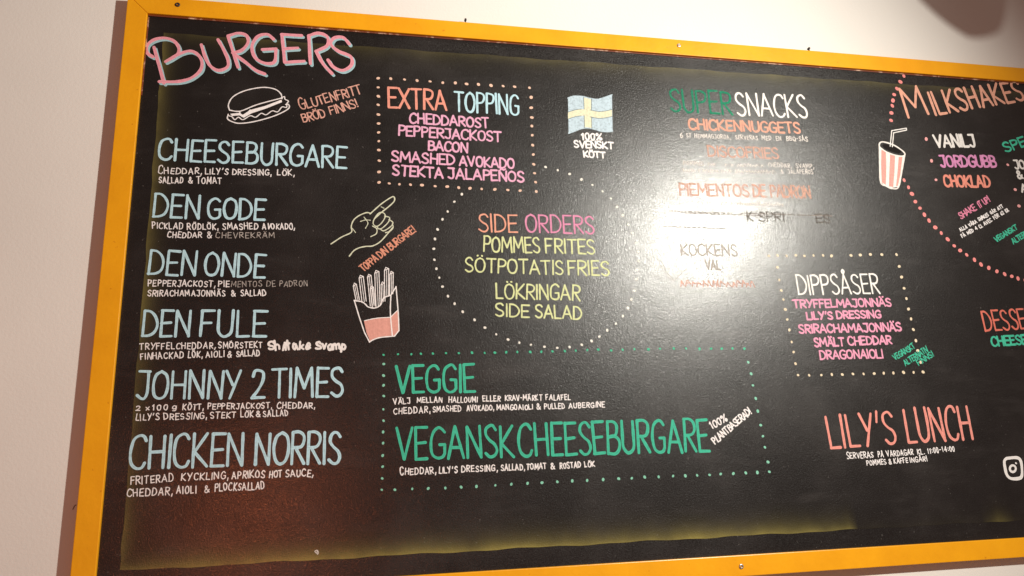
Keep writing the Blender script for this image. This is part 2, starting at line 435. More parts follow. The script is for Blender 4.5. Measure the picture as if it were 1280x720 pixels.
# glyphs: width, strokes; a stroke is 'c' (curved) or 'l' (straight) followed by x,y pairs
G = {
 'A': (.95, ['l 0 0 .47 1', 'l .47 1 .98 0', 'l .18 .33 .82 .33']),
 'B': (.8, ['l .05 0 .05 1', 'c .05 1 .5 1.0 .8 .9 .84 .72 .62 .56 .1 .52', 'c .1 .52 .62 .54 .97 .40 .95 .14 .6 0 .03 0']),
 'C': (.85, ['c .98 .84 .8 .98 .5 1 .18 .86 .02 .5 .12 .16 .45 0 .8 .03 .98 .16']),
 'D': (.9, ['l .04 0 .06 1', 'c .04 1 .45 .98 .82 .78 .98 .48 .84 .18 .5 .03 .02 0']),
 'E': (.72, ['l .05 0 .05 1', 'l .05 1 1 1', 'l .05 .5 .85 .52', 'l .05 0 1 0']),
 'F': (.68, ['l .05 0 .05 1', 'l .05 1 1 1', 'l .05 .5 .8 .52']),
 'G': (.88, ['c .95 .86 .75 .98 .5 1 .16 .84 .02 .5 .12 .14 .45 0 .8 .03 .96 .14', 'l .96 .14 .97 .45', 'l .97 .45 .6 .45']),
 'H': (.85, ['l .05 0 .05 1', 'l .95 0 .95 1', 'l .05 .5 .95 .5']),
 'I': (.12, ['l .5 0 .5 1']),
 'J': (.72, ['l .1 1 .98 1', 'c .85 1 .86 .6 .86 .22 .7 .02 .4 0 .05 .12']),
 'K': (.82, ['l .05 0 .05 1', 'l .95 1 .1 .45', 'l .1 .45 1 0']),
 'L': (.68, ['l .05 1 .06 0', 'l .06 0 1 0']),
 'M': (1.15, ['l .02 0 .1 1', 'l .1 1 .5 .3', 'l .5 .3 .9 1', 'l .9 1 .98 0']),
 'N': (.9, ['l .05 0 .05 1', 'l .05 1 .95 0', 'l .95 0 .95 1']),
 'O': (.92, ['c .5 1 .16 .86 .02 .5 .16 .12 .5 0 .84 .12 .98 .5 .84 .86 .5 1']),
 'P': (.76, ['l .06 0 .06 1', 'c .06 1 .55 1 .92 .9 .97 .7 .72 .52 .08 .48']),
 'Q': (.95, ['c .5 1 .16 .86 .02 .5 .16 .12 .5 0 .84 .12 .98 .5 .84 .86 .5 1', 'l .6 .25 1 -.05']),
 'R': (.8, ['l .06 0 .06 1', 'c .06 1 .55 1 .9 .9 .94 .7 .7 .53 .08 .5', 'l .3 .5 1 0']),
 'S': (.76, ['c .92 .86 .7 .99 .42 1 .14 .9 .1 .7 .4 .53 .8 .4 .96 .2 .75 .03 .4 0 .04 .12']),
 'T': (.85, ['l 0 1 1 1', 'l .5 1 .5 0']),
 'U': (.85, ['c .04 1 .05 .5 .1 .18 .4 0 .72 .04 .92 .2 .95 .6 .95 1']),
 'V': (.9, ['l 0 1 .5 0', 'l .5 0 1 1']),
 'W': (1.2, ['l 0 1 .27 0', 'l .27 0 .5 .7', 'l .5 .7 .73 0', 'l .73 0 1 1']),
 'X': (.85, ['l 0 1 1 0', 'l 1 1 0 0']),
 'Y': (.85, ['l 0 1 .5 .48', 'l 1 1 .3 0']),
 'Z': (.8, ['l 0 1 1 1', 'l 1 1 0 0', 'l 0 0 1 0']),
 '0': (.6, ['c .5 1 .1 .8 .05 .4 .3 0 .7 0 .95 .45 .85 .9 .5 1']), '1': (.32, ['l .1 .8 .6 1', 'l .6 1 .6 0']),
 '2': (.72, ['c .05 .78 .15 .97 .5 1 .88 .9 .88 .62 .5 .3 .02 0', 'l .02 0 1 0']),
 '4': (.7, ['l .7 0 .7 1', 'l .7 1 0 .35', 'l 0 .35 1 .35']), '6': (.6, ['c .8 1 .3 .7 .05 .3 .3 0 .75 .02 .95 .3 .6 .52 .15 .35']),
 '&': (.75, ['c .98 0 .5 .45 .15 .78 .35 1 .62 .85 .5 .6 .05 .3 .25 0 .65 .05 .95 .42']),
 ',': (.22, ['l .7 .12 .2 -.25']), '.': (.18, ['d .5 .04']), "'": (.2, ['l .7 1.05 .3 .72']), '!': (.25, ['l .6 1.08 .45 .3', 'd .4 .04']),
 '-': (.5, ['l .1 .5 .9 .5']), ':': (.2, ['d .5 .2', 'd .5 .7']), '%': (.85, ['c .2 1 .02 .85 .2 .68 .38 .85 .2 1', 'l .95 1 .1 0', 'c .8 .32 .62 .16 .8 0 .98 .16 .8 .32']),
 'g': (.6, ['c .9 .7 .4 .8 .1 .5 .4 .2 .8 .35 .9 .7', 'c .9 .75 .9 .2 .7 -.1 .2 -.1']), 'x': (.6, ['l 0 .6 1 .05', 'l 1 .6 0 .05']),
 'h': (.62, ['l .1 1.05 .1 0', 'c .1 .4 .5 .62 .9 .45 .95 0']), 'i': (.18, ['l .5 .58 .5 0', 'd .5 .86']),
 't': (.5, ['l .5 1 .45 0', 'l 0 .66 1 .66']), 'a': (.65, ['c .85 .5 .4 .62 .05 .3 .3 0 .7 .1 .85 .5', 'c .85 .55 .85 .2 1.05 .02']),
 'k': (.62, ['l .1 1 .1 0', 'l .85 .6 .12 .28', 'l .12 .28 .95 0']), 'e': (.6, ['c .1 .3 .85 .36 .8 .55 .4 .65 .05 .3 .35 0 .95 .12']),
 'v': (.6, ['l 0 .6 .45 0', 'l .45 0 .95 .6']), 'm': (.95, ['l .05 .6 .05 0', 'c .05 .4 .3 .62 .48 .45 .5 0', 'c .5 .4 .75 .62 .93 .45 .97 0']),
 'p': (.62, ['l .1 .6 .05 -.35', 'c .1 .5 .5 .66 .92 .4 .6 .02 .12 .12']), 'r': (.45, ['l .1 .6 .1 0', 'c .1 .35 .5 .62 .95 .55']),
}
for base, new, marks in (('O', 'Ö', ['d .28 1.17', 'd .72 1.17']), ('A', 'Ä', ['d .25 1.17', 'd .75 1.17']), ('A', 'Å', ['c .48 1.27 .36 1.17 .48 1.07 .6 1.17 .48 1.27']),
                         ('N', 'Ñ', ['c .2 1.13 .4 1.24 .6 1.12 .85 1.22'])):
    G[new] = (G[base][0], G[base][1] + marks)
def word(ink, text, x0, y0, x1, y1, h, pen, jx=.02, rot=.015, gap=.20, first=1.0, slant=0.0, h1=None, n=6):
    """handwrites text so that its baseline runs between two points of the board (given where the photograph shows them)"""
    a = at(x0, y0, INK); b_ = at(x1, y1, INK); U = (b_ - a); L = U.length; U /= L
    if gap == .40: pen *= .80; h *= .95
    dpx = Vector((x1 - x0, y1 - y0)).normalized(); up = Vector((dpx.y, -dpx.x))
    def hh(x, y, q): return (at(x + up.x * q, y + up.y * q, INK) - at(x, y, INK)).length
    ha = hh(x0, y0, h); hb = hh(x1, y1, h1 or h)
    Vv = Vector((-U.y, U.x)); Pn = (at(x0 + pen, y0, INK) - a).length
    ws = [G[c][0] for c in text]; g = gap
    tot = sum(ws) + g * (len(text) - 1)
    k = (L - Pn) / tot; pos = Pn / 2
    for i, ch in enumerate(text):
        wch = ws[i] * k; t = pos / L; H_ = (ha * (1 - t) + hb * t) - Pn
        if i == 0: H_ *= first
        H_ *= 1 + random.uniform(-jx, jx); r = random.gauss(0, rot); dy = random.uniform(-jx, jx) * H_ * .7
        ca, sa = math.cos(r), math.sin(r)
        for st in G[ch][1]:
            tk = st.split(); nums = list(map(float, tk[1:])); pts = []
            for q in range(0, len(nums), 2):
                X = nums[q] * wch; Y = nums[q + 1] * H_ + Pn / 2
                X += random.uniform(-1, 1) * jx * H_ * .5; Y += random.uniform(-1, 1) * jx * H_ * .5
                X, Y = X * ca - Y * sa, X * sa + Y * ca + dy
                pts.append(a + U * (pos + X + Y * slant) + Vv * Y)
            if tk[0] == 'd': ink.dot(pts[0], Pn * .62)
            else: ink.stroke(pts, Pn * random.uniform(.92, 1.08), z=(i % 2) * 1e-5, smooth=tk[0] == 'c', n=n)
        pos += (ws[i] + g) * k
def write(name, parent, colour, words, pen, wear=.08, label=None, **kw):
    lines = [[words[0]]]
    for p_, q_ in zip(words, words[1:]):
        if q_[1] < p_[3] - 6 or q_[1] > p_[3] + 22: lines.append([])
        lines[-1].append(q_)
    if len(lines) > 1:
        return [write(name, parent, colour, l_, pen, wear, label, **kw) for l_ in lines]
    ink = Ink()
    for wd_ in words:
        o = dict(kw)
        if isinstance(wd_[-1], dict): o.update(wd_[-1]); wd_ = wd_[:-1]
        word(ink, *wd_, pen, **o)
    return ink.build(name, chalk(colour, wear), parent, label)
def draw(name, parent, colour, strokes, pen, wear=.06, off=(0, 0), zz=0.0, tf=None, label=None):
    """strokes in photograph pixels laid on the board: ('c'|'l'|'f', [(x,y)...])"""
    ink = Ink()
    for st in strokes:
        k, P = st[0], st[1]; pw = st[2] if len(st) > 2 else pen
        if tf: P = [tf(p) for p in P]
        Q = [at(p[0] + off[0], p[1] + off[1], INK) for p in P]
        c = Q[0]; pwb = (at(P[0][0] + pw, P[0][1], INK) - at(P[0][0], P[0][1], INK)).length
        if k == 'f': ink.fill(catmull(Q + [Q[0]], 5)[:-1] if len(st) > 3 else Q, z=zz - 6e-5)
        elif k == 'd': ink.dot(Q[0], pwb / 2, z=zz)
        else: ink.stroke(Q, pwb, smooth=k == 'c', z=zz)
    return ink.build(name, chalk(colour, wear), parent, label)
def dots(name, parent, colour, pts, d, wear=.05, sq=1.0):
    ink = Ink()
    for x, y in pts:
        r = (at(x + d, y, INK) - at(x, y, INK)).length / 2 * random.uniform(.85, 1.15)
        ink.dot(at(x, y, INK), r, sq=sq)
    return tag(ink.build(name, chalk(colour, wear), parent), kind='stuff')
def along(a, b_, n, j=.5):
    return [(a[0] + (b_[0] - a[0]) * i / n + random.uniform(-j, j), a[1] + (b_[1] - a[1]) * i / n + random.uniform(-j, j)) for i in range(n)]

# ---- BURGERS heading: pink over pale blue
E_ = part_empty('menu_heading', 'BURGERS heading in pink chalk with a pale blue drop line')
B_ = [('l', [(192.5, 59), (205, 104)]), ('c', [(191, 71), (184, 66), (184, 57), (192, 50), (205, 47.5), (217, 51), (223.5, 60), (221, 68.5), (207, 77)]),
      ('c', [(207, 77), (225, 67), (240, 64), (251, 73), (251.5, 86), (240, 97), (222, 102), (199, 102)]),
      ('c', [(251.7, 56), (256, 70), (262.5, 82), (273, 88), (284, 84), (285, 75), (280, 63), (272.5, 49.5)]),
      ('l', [(285, 45), (297.5, 84)]), ('c', [(285, 45), (297.5, 41.5), (308, 44.5), (310, 53.5), (302, 63), (291, 66)]), ('c', [(291, 66), (307, 78), (320, 88), (331, 92.5)]),
      ('c', [(342, 49), (334, 43), (322, 46), (315, 58), (319, 72), (331, 79), (343, 77.5), (345, 63)]), ('l', [(328, 62), (345, 61)]),
      ('l', [(352.5, 44), (356, 78)]), ('l', [(352, 43), (377, 44.5)]), ('l', [(355, 61), (372, 60)]), ('l', [(356, 78), (380, 76.5)]),
      ('l', [(386, 44.5), (388, 79.5)]), ('c', [(386, 44.5), (398, 41.5), (409, 46), (409, 57), (395, 64)]), ('c', [(395, 64), (404, 80), (415, 92)]),
      ('c', [(436.5, 55), (429, 47), (418, 47.5), (413.5, 55), (423, 64), (438, 70.5), (439.5, 81), (429, 88), (417, 84), (410, 75)])]
draw('drop_line', E_, (160, 205, 215), B_, 4.2, off=(2.0, 2.2), zz=-2.6e-4)
draw('lettering', E_, (244, 150, 168), B_, 4.1, zz=6e-5)

def entry(name, label=None): return part_empty('menu_entry', label)
# ---- burgers column
small = dict(jx=.08, rot=.05, n=4, gap=.40)
E_ = entry('', 'CHEESEBURGARE entry with two lines of ingredients')
write('dish_name', E_, TEAL, [('CHEESEBURGARE', 196, 200.5, 434, 211.5, 29)], 3.3)
write('dish_description', E_, WHITE, [('CHEDDAR,', 197, 217.2, 253, 218, 8.6, {'first': 1.35}), ("LILY'S", 256, 218, 285, 218.5, 8.5), ('DRESSING,', 290, 218.8, 340, 219.5, 8.5), ('LÖK,', 346, 219.5, 369, 220, 8.5),
      ('SALLAD', 198, 229.2, 229, 229.6, 8.8), ('&', 235, 229.7, 241, 229.7, 8.8), ('TOMAT', 245.5, 230, 277, 230.2, 9.4)], 1.6, **small)
E_ = entry('', 'DEN GODE entry with two lines of ingredients')
write('dish_name', E_, TEAL, [('DEN', 189.5, 272.3, 250, 274.5, 31.5), ('GODE', 258, 274.4, 332, 276, 28)], 3.3)
write('dish_description', E_, WHITE, [('PICKLAD', 189.5, 286, 229, 287.2, 8.8), ('RÖDLÖK,', 233.5, 287, 273.5, 287.3, 8.8), ('SMASHED', 277.5, 287.3, 323, 287, 8.8), ('AVOKADO,', 327.5, 287, 369, 287, 8.6),
      ('CHEDDAR', 208.5, 297.3, 252.5, 297.5, 8.2), ('&', 258, 298, 265, 298, 9)], 1.6, **small)
write('dish_description', E_, (190, 180, 172), [('CHEVREKRÄM', 269, 297.8, 343.5, 297.6, 8.2)], 1.2, wear=.2, label='thin faint CHEVREKRÄM', **small)
E_ = entry('', 'DEN ONDE entry with two lines of ingredients')
write('dish_name', E_, TEAL, [('DEN', 183, 343.7, 245.5, 345.5, 32.5), ('ONDE', 253.5, 345.7, 332, 348.3, 31.5)], 3.3)
write('dish_description', E_, WHITE, [('PEPPERJACKOST,', 184, 358.2, 269.5, 359, 8.8), ('PIE', 272.5, 359, 287, 359, 8.6), ('SRIRACHAMAJONNÄS', 184, 370.5, 282, 370.6, 8.6), ('&', 288.5, 370.6, 295, 370.6, 8.6), ('SALLAD', 300.5, 370.6, 333, 370.2, 8.8)], 1.6, **small)
write('dish_description', E_, (178, 168, 160), [('MENTOS', 288.5, 359, 327.5, 358.6, 8.4), ('DE', 332.5, 358.6, 345, 358.5, 8.4), ('PADRON', 349, 358.5, 384.5, 358, 8.4)], 1.15, wear=.25, label='thin faint lettering of MENTOS DE PADRON', **small)
E_ = entry('', 'DEN FULE entry with a thick scrawled ingredient added at the end')
write('dish_name', E_, TEAL, [('DEN', 175.5, 421.8, 238, 421.8, 35), ('FULE', 248, 421.8, 334, 422.3, 35)], 3.4)
write('dish_description', E_, WHITE, [('TRYFFELCHEDDAR,', 174, 437.5, 270, 435.8, 9), ('SMÖRSTEKT', 272.5, 436, 328.5, 435, 9), ('FINHACKAD', 175, 450, 230, 447.7, 9), ('LÖK,', 234.5, 448, 253.5, 447.6, 9.2),
      ('AIOLI', 257, 447.3, 281, 446.3, 8.8), ('&', 283.5, 446.6, 289.5, 446.6, 8.8), ('SALLAD', 294.5, 446.3, 325, 445.2, 8.8)], 1.6, **small)
write('added_ingredient', E_, (248, 242, 240), [('Shiitake', 334, 439, 389, 437.5, 13), ('Svamp', 393.5, 437.5, 433, 437.5, 12)], 2.7, jx=.12, rot=.12, wear=.02, label='thick white scrawl reading Shiitake Svamp')
E_ = entry('', 'JOHNNY 2 TIMES entry with two lines of ingredients')
write('dish_name', E_, TEAL, [('JOHNNY', 168, 500.3, 300.5, 499.2, 37), ('2', 313, 499, 331.5, 498.6, 38), ('TIMES', 338.5, 498.6, 430.5, 497, 39)], 3.5)
write('dish_description', E_, WHITE, [('2', 169, 513.5, 175.5, 513.5, 7), ('x', 182, 513.5, 187, 513.2, 8), ('100', 189.5, 513.2, 210, 512.8, 8), ('g', 214, 513, 221, 513, 8), ('KÖTT,', 227.5, 512.6, 255, 512.2, 8.6),
      ('PEPPERJACKOST,', 259, 512.2, 340.5, 510.8, 8.6), ('CHEDDAR,', 346, 510.8, 394.5, 511, 8.6),
      ("LILY'S", 169, 526.2, 199.5, 525, 9), ('DRESSING,', 204, 525, 259, 523.6, 9), ('STEKT', 262.5, 523.7, 295, 522.4, 9), ('LÖK', 300, 522, 317, 521.8, 9), ('&', 319.5, 521.6, 326, 521.5, 9), ('SALLAD', 328.5, 521.5, 361, 520.3, 9)], 1.6, **small)
E_ = entry('', 'CHICKEN NORRIS entry with two lines of ingredients')
write('dish_name', E_, TEAL, [('CHICKEN', 159, 588, 305, 583.4, 44), ('NORRIS', 316, 582.6, 427, 580.4, 42.5)], 3.9)
write('dish_description', E_, WHITE, [('FRITERAD', 162.5, 606, 217, 602.5, 11), ('KYCKLING,', 225.5, 601.2, 286, 599, 10.6), ('APRIKOS', 289, 599, 331, 597.5, 10.6), ('HOT', 335.5, 597.6, 353, 597, 10.4), ('SAUCE,', 356.5, 597, 392, 595.7, 10.2),
      ('CHEDDAR,', 158, 621.5, 216, 618.6, 11), ('AIOLI', 220, 618, 245.5, 617, 10.6), ('&', 255, 616.2, 262, 616, 10.6), ('PLOCKSALLAD', 268, 614.8, 331, 612, 10.6)], 1.7, **small)
# gluten note
E_ = entry('', 'slanting note GLUTENFRITT BRÖD FINNS beside the burger drawing')
write('note', E_, (236, 170, 150), [('GLUTENFRITT', 376, 138, 453.5, 117, 12.5, {'first': 1.3}), ('BRÖD', 379, 153.8, 408.5, 146, 11.5), ('FINNS!', 413, 144.2, 450, 134, 11.5)], 1.6, jx=.05, rot=.04, wear=.14)

# ---- extra topping
E_ = entry('', 'EXTRA TOPPING list inside a dotted box')
write('heading', E_, SALMON, [('EXTRA', 484, 135.5, 559.5, 139, 27)], 3.0, label='orange EXTRA'); write('heading', E_, TEAL, [('TOPPING', 567, 139.5, 650, 145, 26.5)], 2.7, label='pale blue TOPPING')
write('topping_list', E_, (242, 172, 208), [('CHEDDAROST', 511, 154.5, 612, 161, 14), ('PEPPERJACKOST', 497, 169.8, 627.5, 178.3, 14), ('BACON', 534.5, 188.3, 585.5, 191.6, 13.5), ('SMASHED', 488.5, 202.3, 569.5, 207.2, 14.5), ('AVOKADO', 573.5, 207.7, 644, 211.8, 14),
      ('STEKTA', 489.5, 219.3, 555, 224, 14.5), ('JALAPEÑOS', 559, 223.8, 656, 228.2, 14.5)], 2.4, jx=.03, rot=.02)
P_ = [(460 + x / 3.765, 80 + y / 3.765) for x, y in [(48, 67), (107, 69), (172, 73), (231, 78), (292, 82), (352, 88), (411, 89), (464, 94), (520, 96), (579, 101), (636, 104), (690, 107), (760, 112), (768, 157), (768, 206), (771, 252), (771, 292), (773, 335), (775, 382), (778, 426), (780, 472), (784, 514), (789, 556), (792, 600),
      (716, 596), (658, 593), (597, 590), (535, 588), (480, 585), (427, 582), (373, 577), (316, 575), (254, 570), (200, 568), (148, 566), (100, 562), (52, 557), (52, 508), (53, 455), (51, 405), (51, 363), (50, 322), (50, 280), (49, 238), (48, 192), (49, 152), (48, 110)]]
dots('dotted_border', E_, DOTSAL, P_, 4.1, sq=.85)

# ---- side orders
E_ = entry('', 'SIDE ORDERS list inside a ring of white dots')
write('heading', E_, (240, 160, 130), [('SIDE', 597.5, 290, 648, 291.2, 23.5)], 2.1, label='orange SIDE'); write('heading', E_, (225, 130, 175), [('ORDERS', 656.5, 290.8, 744, 293.2, 23.5)], 2.1, label='pink ORDERS')
write('side_list', E_, LIME, [('POMMES', 603.5, 315.3, 676, 316.8, 20.5), ('FRITES', 681, 316.8, 745, 318.5, 19.5), ('SÖTPOTATIS', 580.5, 340.3, 705, 344.3, 19), ('FRIES', 709.5, 344, 763, 345.8, 19.5), ('LÖKRINGAR', 619, 373.7, 726, 376.5, 20.5),
      ('SIDE', 618.5, 396.2, 662.5, 397.6, 17.5), ('SALAD', 668, 397.6, 728, 400, 18)], 2.1, jx=.03, rot=.02)
P_ = [(530 + x / 2.769, 190 + y / 2.769) for x, y in [(421, 52), (463, 63), (504, 76), (545, 95), (583, 114), (618, 136), (647, 161), (668, 190), (688, 219), (707, 251), (722, 281), (735, 314), (741, 345), (743, 378), (738, 408), (735, 440), (728, 480), (718, 510), (706, 540), (688, 568), (664, 594), (634, 617), (607, 639), (580, 654), (546, 667), (504, 675), (461, 678), (417, 674), (370, 667), (330, 660), (291, 649), (250, 631), (211, 608), (175, 581), (134, 553), (106, 525), (83, 499), (64, 466), (53, 435), (43, 404), (36, 373), (34, 335), (38, 301), (47, 268), (64, 233), (82, 206), (105, 172), (131, 146)]]
dots('dotted_ring', E_, (240, 236, 226), P_, 3.1)

# ---- flag
E_ = part_empty('flag_drawing', 'chalk flag with a yellow cross on pale blue above three white words')
def fy(x, top): # waving top / bottom edges
    T = [(710, 122.5), (716, 120.5), (724, 120), (732, 121.5), (741, 124), (749, 124), (757, 121.5), (765, 118.5)] if top else [(710, 166.5), (716, 164.5), (724, 161), (733, 159.6), (741, 161), (749, 163.6), (757, 164.8), (765, 163.8)]
    for (xa, ya), (xb, yb) in zip(T, T[1:]):
        if x <= xb: return ya + (yb - ya) * (x - xa) / (xb - xa)
xs = [710 + 55 * i / 10 for i in range(11)]
draw('blue_field', E_, BLUE, [('f', [(x, fy(x, True)) for x in xs] + [(x + .8, fy(x, False)) for x in reversed(xs)]), ('c', [(x, fy(x, True)) for x in xs], 1.6), ('c', [(x + .8, fy(x, False)) for x in xs], 1.6)], 1.5, wear=.12)
def mid(x, o): return (fy(x, True) + fy(x, False)) / 2 + o
draw('yellow_cross', E_, (224, 222, 188), [('f', [(x, mid(x, -4)) for x in xs] + [(x, mid(x, 4)) for x in reversed(xs)])], 1, wear=.08, zz=5e-5)
draw('yellow_cross', E_, (224, 222, 188), [('f', [(730, fy(730, True) + .6), (739, fy(739, True) + .6), (739.5, fy(739, False) - .6), (730.8, fy(730, False) - .6)])], 1, wear=.08, zz=9e-5)
draw('outline', E_, (120, 136, 142), [('c', [(x, mid(x, -4.3)) for x in xs[:4]], .8), ('c', [(x, mid(x, -4.3)) for x in xs[5:]], .8), ('c', [(x, mid(x, 4.3)) for x in xs[:4]], .8), ('c', [(x, mid(x, 4.3)) for x in xs[5:]], .8),
      ('l', [(729.6, fy(730, True)), (730.2, mid(730, -4))]), ('l', [(730.2, mid(730, 4)), (730.6, fy(730, False))]), ('l', [(739.3, fy(739, True)), (739.3, mid(739, -4))]), ('l', [(739.6, mid(739, 4)), (739.8, fy(739, False))])], .8, zz=1.6e-4, wear=.2)
write('lettering', E_, WHITE, [('100%', 726.5, 175.2, 753.5, 176, 9.5), ('SVENSKT', 717, 184.8, 767.5, 186.8, 9.8), ('KÖTT', 729, 197.2, 757.5, 198.6, 9)], 2.0, jx=.04, rot=.03)

# ---- veggie box
E_ = entry('', 'VEGGIE entry inside the green dotted box')
write('dish_name', E_, GREEN, [('VEGGIE', 493, 493, 595.5, 490.8, 37)], 3.6)
write('dish_description', E_, WHITE, [('VÄLJ', 491.5, 505.8, 513.5, 504.8, 8.4), ('MELLAN', 521, 503.8, 553, 503.4, 8), ('HALLOUMI', 560.5, 503.3, 597.5, 503.2, 8), ('ELLER', 603, 502.4, 626, 501.8, 8), ('KRAV-MÄRKT', 631, 501.3, 678, 500.7, 8), ('FALAFEL', 682, 500.7, 713.5, 500.2, 7.8),
      ('CHEDDAR,', 491.5, 518.2, 538.5, 516, 8.6), ('SMASHED', 540.5, 515.4, 577, 514.4, 8.4), ('AVOKADO,', 583, 514, 618, 513.4, 8), ('MANGOAIOLI', 620.5, 513.3, 666.5, 512.3, 7.8), ('&', 670.5, 512, 676, 512, 8), ('PULLED', 680, 511.6, 706.5, 511.2, 8), ('AUBERGINE', 710.5, 511, 756.5, 509, 7.8)], 1.5, **small)
E_ = entry('', 'VEGANSK CHEESEBURGARE entry with a slanting note at its end')
write('dish_name', E_, GREEN, [('VEGANSK', 494, 576.5, 644, 572.3, 42.5), ('CHEESEBURGARE', 647.5, 571.8, 888.5, 565.3, 43)], 3.6)
write('dish_description', E_, WHITE, [('CHEDDAR,', 499.5, 594.3, 546, 592.3, 9.2, {'first': 1.2}), ("LILY'S", 548, 592.3, 572, 591.3, 9), ('DRESSING,', 576.5, 590.8, 622.5, 589, 9), ('SALLAD,', 626, 588.8, 656.5, 587.8, 9), ('TOMAT', 657.5, 587.6, 683.5, 586.5, 9), ('&', 688, 586.4, 694, 586.4, 8.8), ('ROSTAD', 699.5, 586.6, 726.5, 584.6, 8.8), ('LÖK', 730.5, 584.4, 744, 583.8, 8.2)], 1.6, **small)
write('note', E_, WHITE, [('100%', 889.5, 537, 910.5, 525.5, 10), ('PLANTBASERAD!', 894, 556.5, 941, 516.5, 10)], 1.5, jx=.06, rot=.05)
E_ = part_empty('dotted_border', 'green dotted box around the veggie entries')
g1 = [(460 + x / 3.6, 420 + y / 3.6) for x, y in [(70, 85), (135, 82), (195, 82), (238, 80), (292, 79), (351, 77), (409, 77), (468, 75), (525, 76), (571, 75), (622, 73), (672, 72), (730, 72), (780, 71), (830, 69), (886, 68), (935, 66)]]
g2 = [(700 + x / 3.6, 420 + y / 3.6) for x, y in [(123, 63), (172, 61), (230, 65), (282, 62), (335, 59), (398, 60), (450, 57), (512, 56), (567, 56), (628, 58), (680, 57), (728, 57), (776, 56), (830, 57), (847, 118), (860, 170), (868, 222), (881, 281), (890, 338), (903, 401), (913, 451), (922, 501), (936, 567), (942, 611), (888, 614), (836, 616), (780, 619), (723, 621), (673, 625), (617, 627), (564, 629), (509, 630), (444, 634), (381, 635), (323, 640), (264, 642), (194, 646), (122, 650), (55, 652)]]
g3 = [(460 + x / 3.6, 420 + y / 3.6) for x, y in [(852, 656), (783, 660), (718, 663), (645, 667), (573, 672), (488, 677), (419, 680), (348, 684), (271, 686), (199, 688), (121, 692), (62, 692), (64, 641), (66, 588), (66, 538), (68, 482), (68, 432), (70, 381), (69, 330), (71, 270), (70, 222), (70, 178), (71, 126)]]
dots('dot_row', E_, (78, 190, 152), g1 + g2[:14], 3.0); dots('dot_row', E_, (120, 205, 175), g2[14:24] + g2[24:] + g3, 3.3)

def scribble(name, x0, y0, x1, y1, h, col, pen, wear):
    """a written line rubbed so far away that no letter can be read"""
    rs = random.Random(int(x0 * 7 + y0)); st = []; x = x0
    while x < x1 - h * .5:
        wl = rs.uniform(.3, .75) * h; t = (x - x0) / (x1 - x0); y = y0 + (y1 - y0) * t
        if rs.random() < .86:
            k = rs.choice('lc')
            st.append((k, [(x, y), (x + wl * rs.uniform(.1, .5), y - h * rs.uniform(.5, 1)), (x + wl, y - h * rs.uniform(0, .5))]))
            if rs.random() < .5: st.append(('l', [(x, y - h * .5), (x + wl * .8, y - h * rs.uniform(.4, .6))]))
        x += wl + h * .22
    tag(draw(name, E_, col, st, pen, wear=wear), kind='stuff')
# ---- super snacks, half lost in the glare
E_ = entry('', 'SUPER SNACKS list half hidden in the glare')
write('heading', E_, (30, 138, 104), [('SUPER', 837.5, 140, 917, 144.5, 29.5)], 2.4, wear=.14, label='dark green SUPER'); write('heading', E_, (250, 244, 238), [('SNACKS', 921, 145, 1011.5, 148, 29)], 2.2, wear=.03, label='white SNACKS')
write('snack_name', E_, (224, 152, 124), [('CHICKENNUGGETS', 860.5, 162.5, 1002, 167.6, 14.5)], 2.4)
write('snack_description', E_, (226, 218, 212), [('6', 850, 172, 854, 172, 7), ('ST', 858, 172, 864, 172.3, 6), ('HEMMAGJORDA,', 868, 172.6, 914, 174.2, 6), ('SERVERAS', 919, 174.2, 948, 175.2, 6), ('MED', 952, 175.3, 965, 175.6, 6), ('EN', 970, 175.8, 977, 176, 6), ('BBQ-SÅS', 983, 176.2, 1010.5, 176.8, 6.6)], 1.15, wear=.12, **small)
write('snack_name', E_, (214, 160, 138), [('DISCOFRIES', 884.5, 196.3, 975, 199.3, 14.5)], 2.2, wear=.22)  # washout by the glare put into the ink colour and wear
write('snack_description', E_, (222, 214, 208), [('POMMES', 854, 206.3, 880, 207.3, 5.6), ('CHEDDAR,', 960, 209, 990, 210, 6), ('SVAMP,', 995, 210, 1018, 210.6, 6),
      ('&', 976, 217, 980, 217, 6), ('JALAPEÑOS', 985, 217.2, 1017, 218, 6)], 1.05, wear=.14, **small)
scribble('rubbed_line', 885, 207.6, 955, 209, 4.6, (222, 214, 208), .9, .16); scribble('rubbed_line', 854, 214.8, 970, 217, 4.6, (222, 214, 208), .9, .16)
write('snack_name', E_, (216, 160, 136), [('PIEMENTOS', 849, 245, 938, 246.6, 16.5), ('DE', 941, 246.8, 959.5, 247.2, 16.5), ('PADRON', 963, 247.4, 1015, 248.6, 16.5)], 2.4, wear=.28)  # ink dulled and thinned to imitate the glare washing over it
scribble('rubbed_line', 902, 256, 982, 257.8, 4.6, (214, 206, 200), .9, .16)
write('snack_name', E_, (105, 98, 92), [('K', 934, 277, 942, 277.2, 13), ('SPRI', 948, 277.2, 982, 277.8, 13), ('ES', 1020, 279, 1039, 279.4, 12)], 1.8, wear=.35, label='rubbed out dark grey lettering')
draw('smear', E_, (150, 142, 136), [('c', [(836, 263.5), (870, 265), (920, 266.5), (980, 268), (1040, 270)], 1.6), ('c', [(850, 266), (905, 268), (960, 270)], 1.2), ('c', [(830, 283), (860, 284), (908, 286)], 1.4)], 2, wear=.55)
write('snack_name', E_, (176, 168, 160), [('KOCKENS', 851, 320, 923, 320.6, 15.5), ('VAL', 882, 337.6, 902, 338, 13)], 2.0, wear=.18, label='grey KOCKENS VAL inside the glare')
scribble('rubbed_line', 851, 358, 949, 359, 8.5, (226, 168, 146), 1.3, .2)
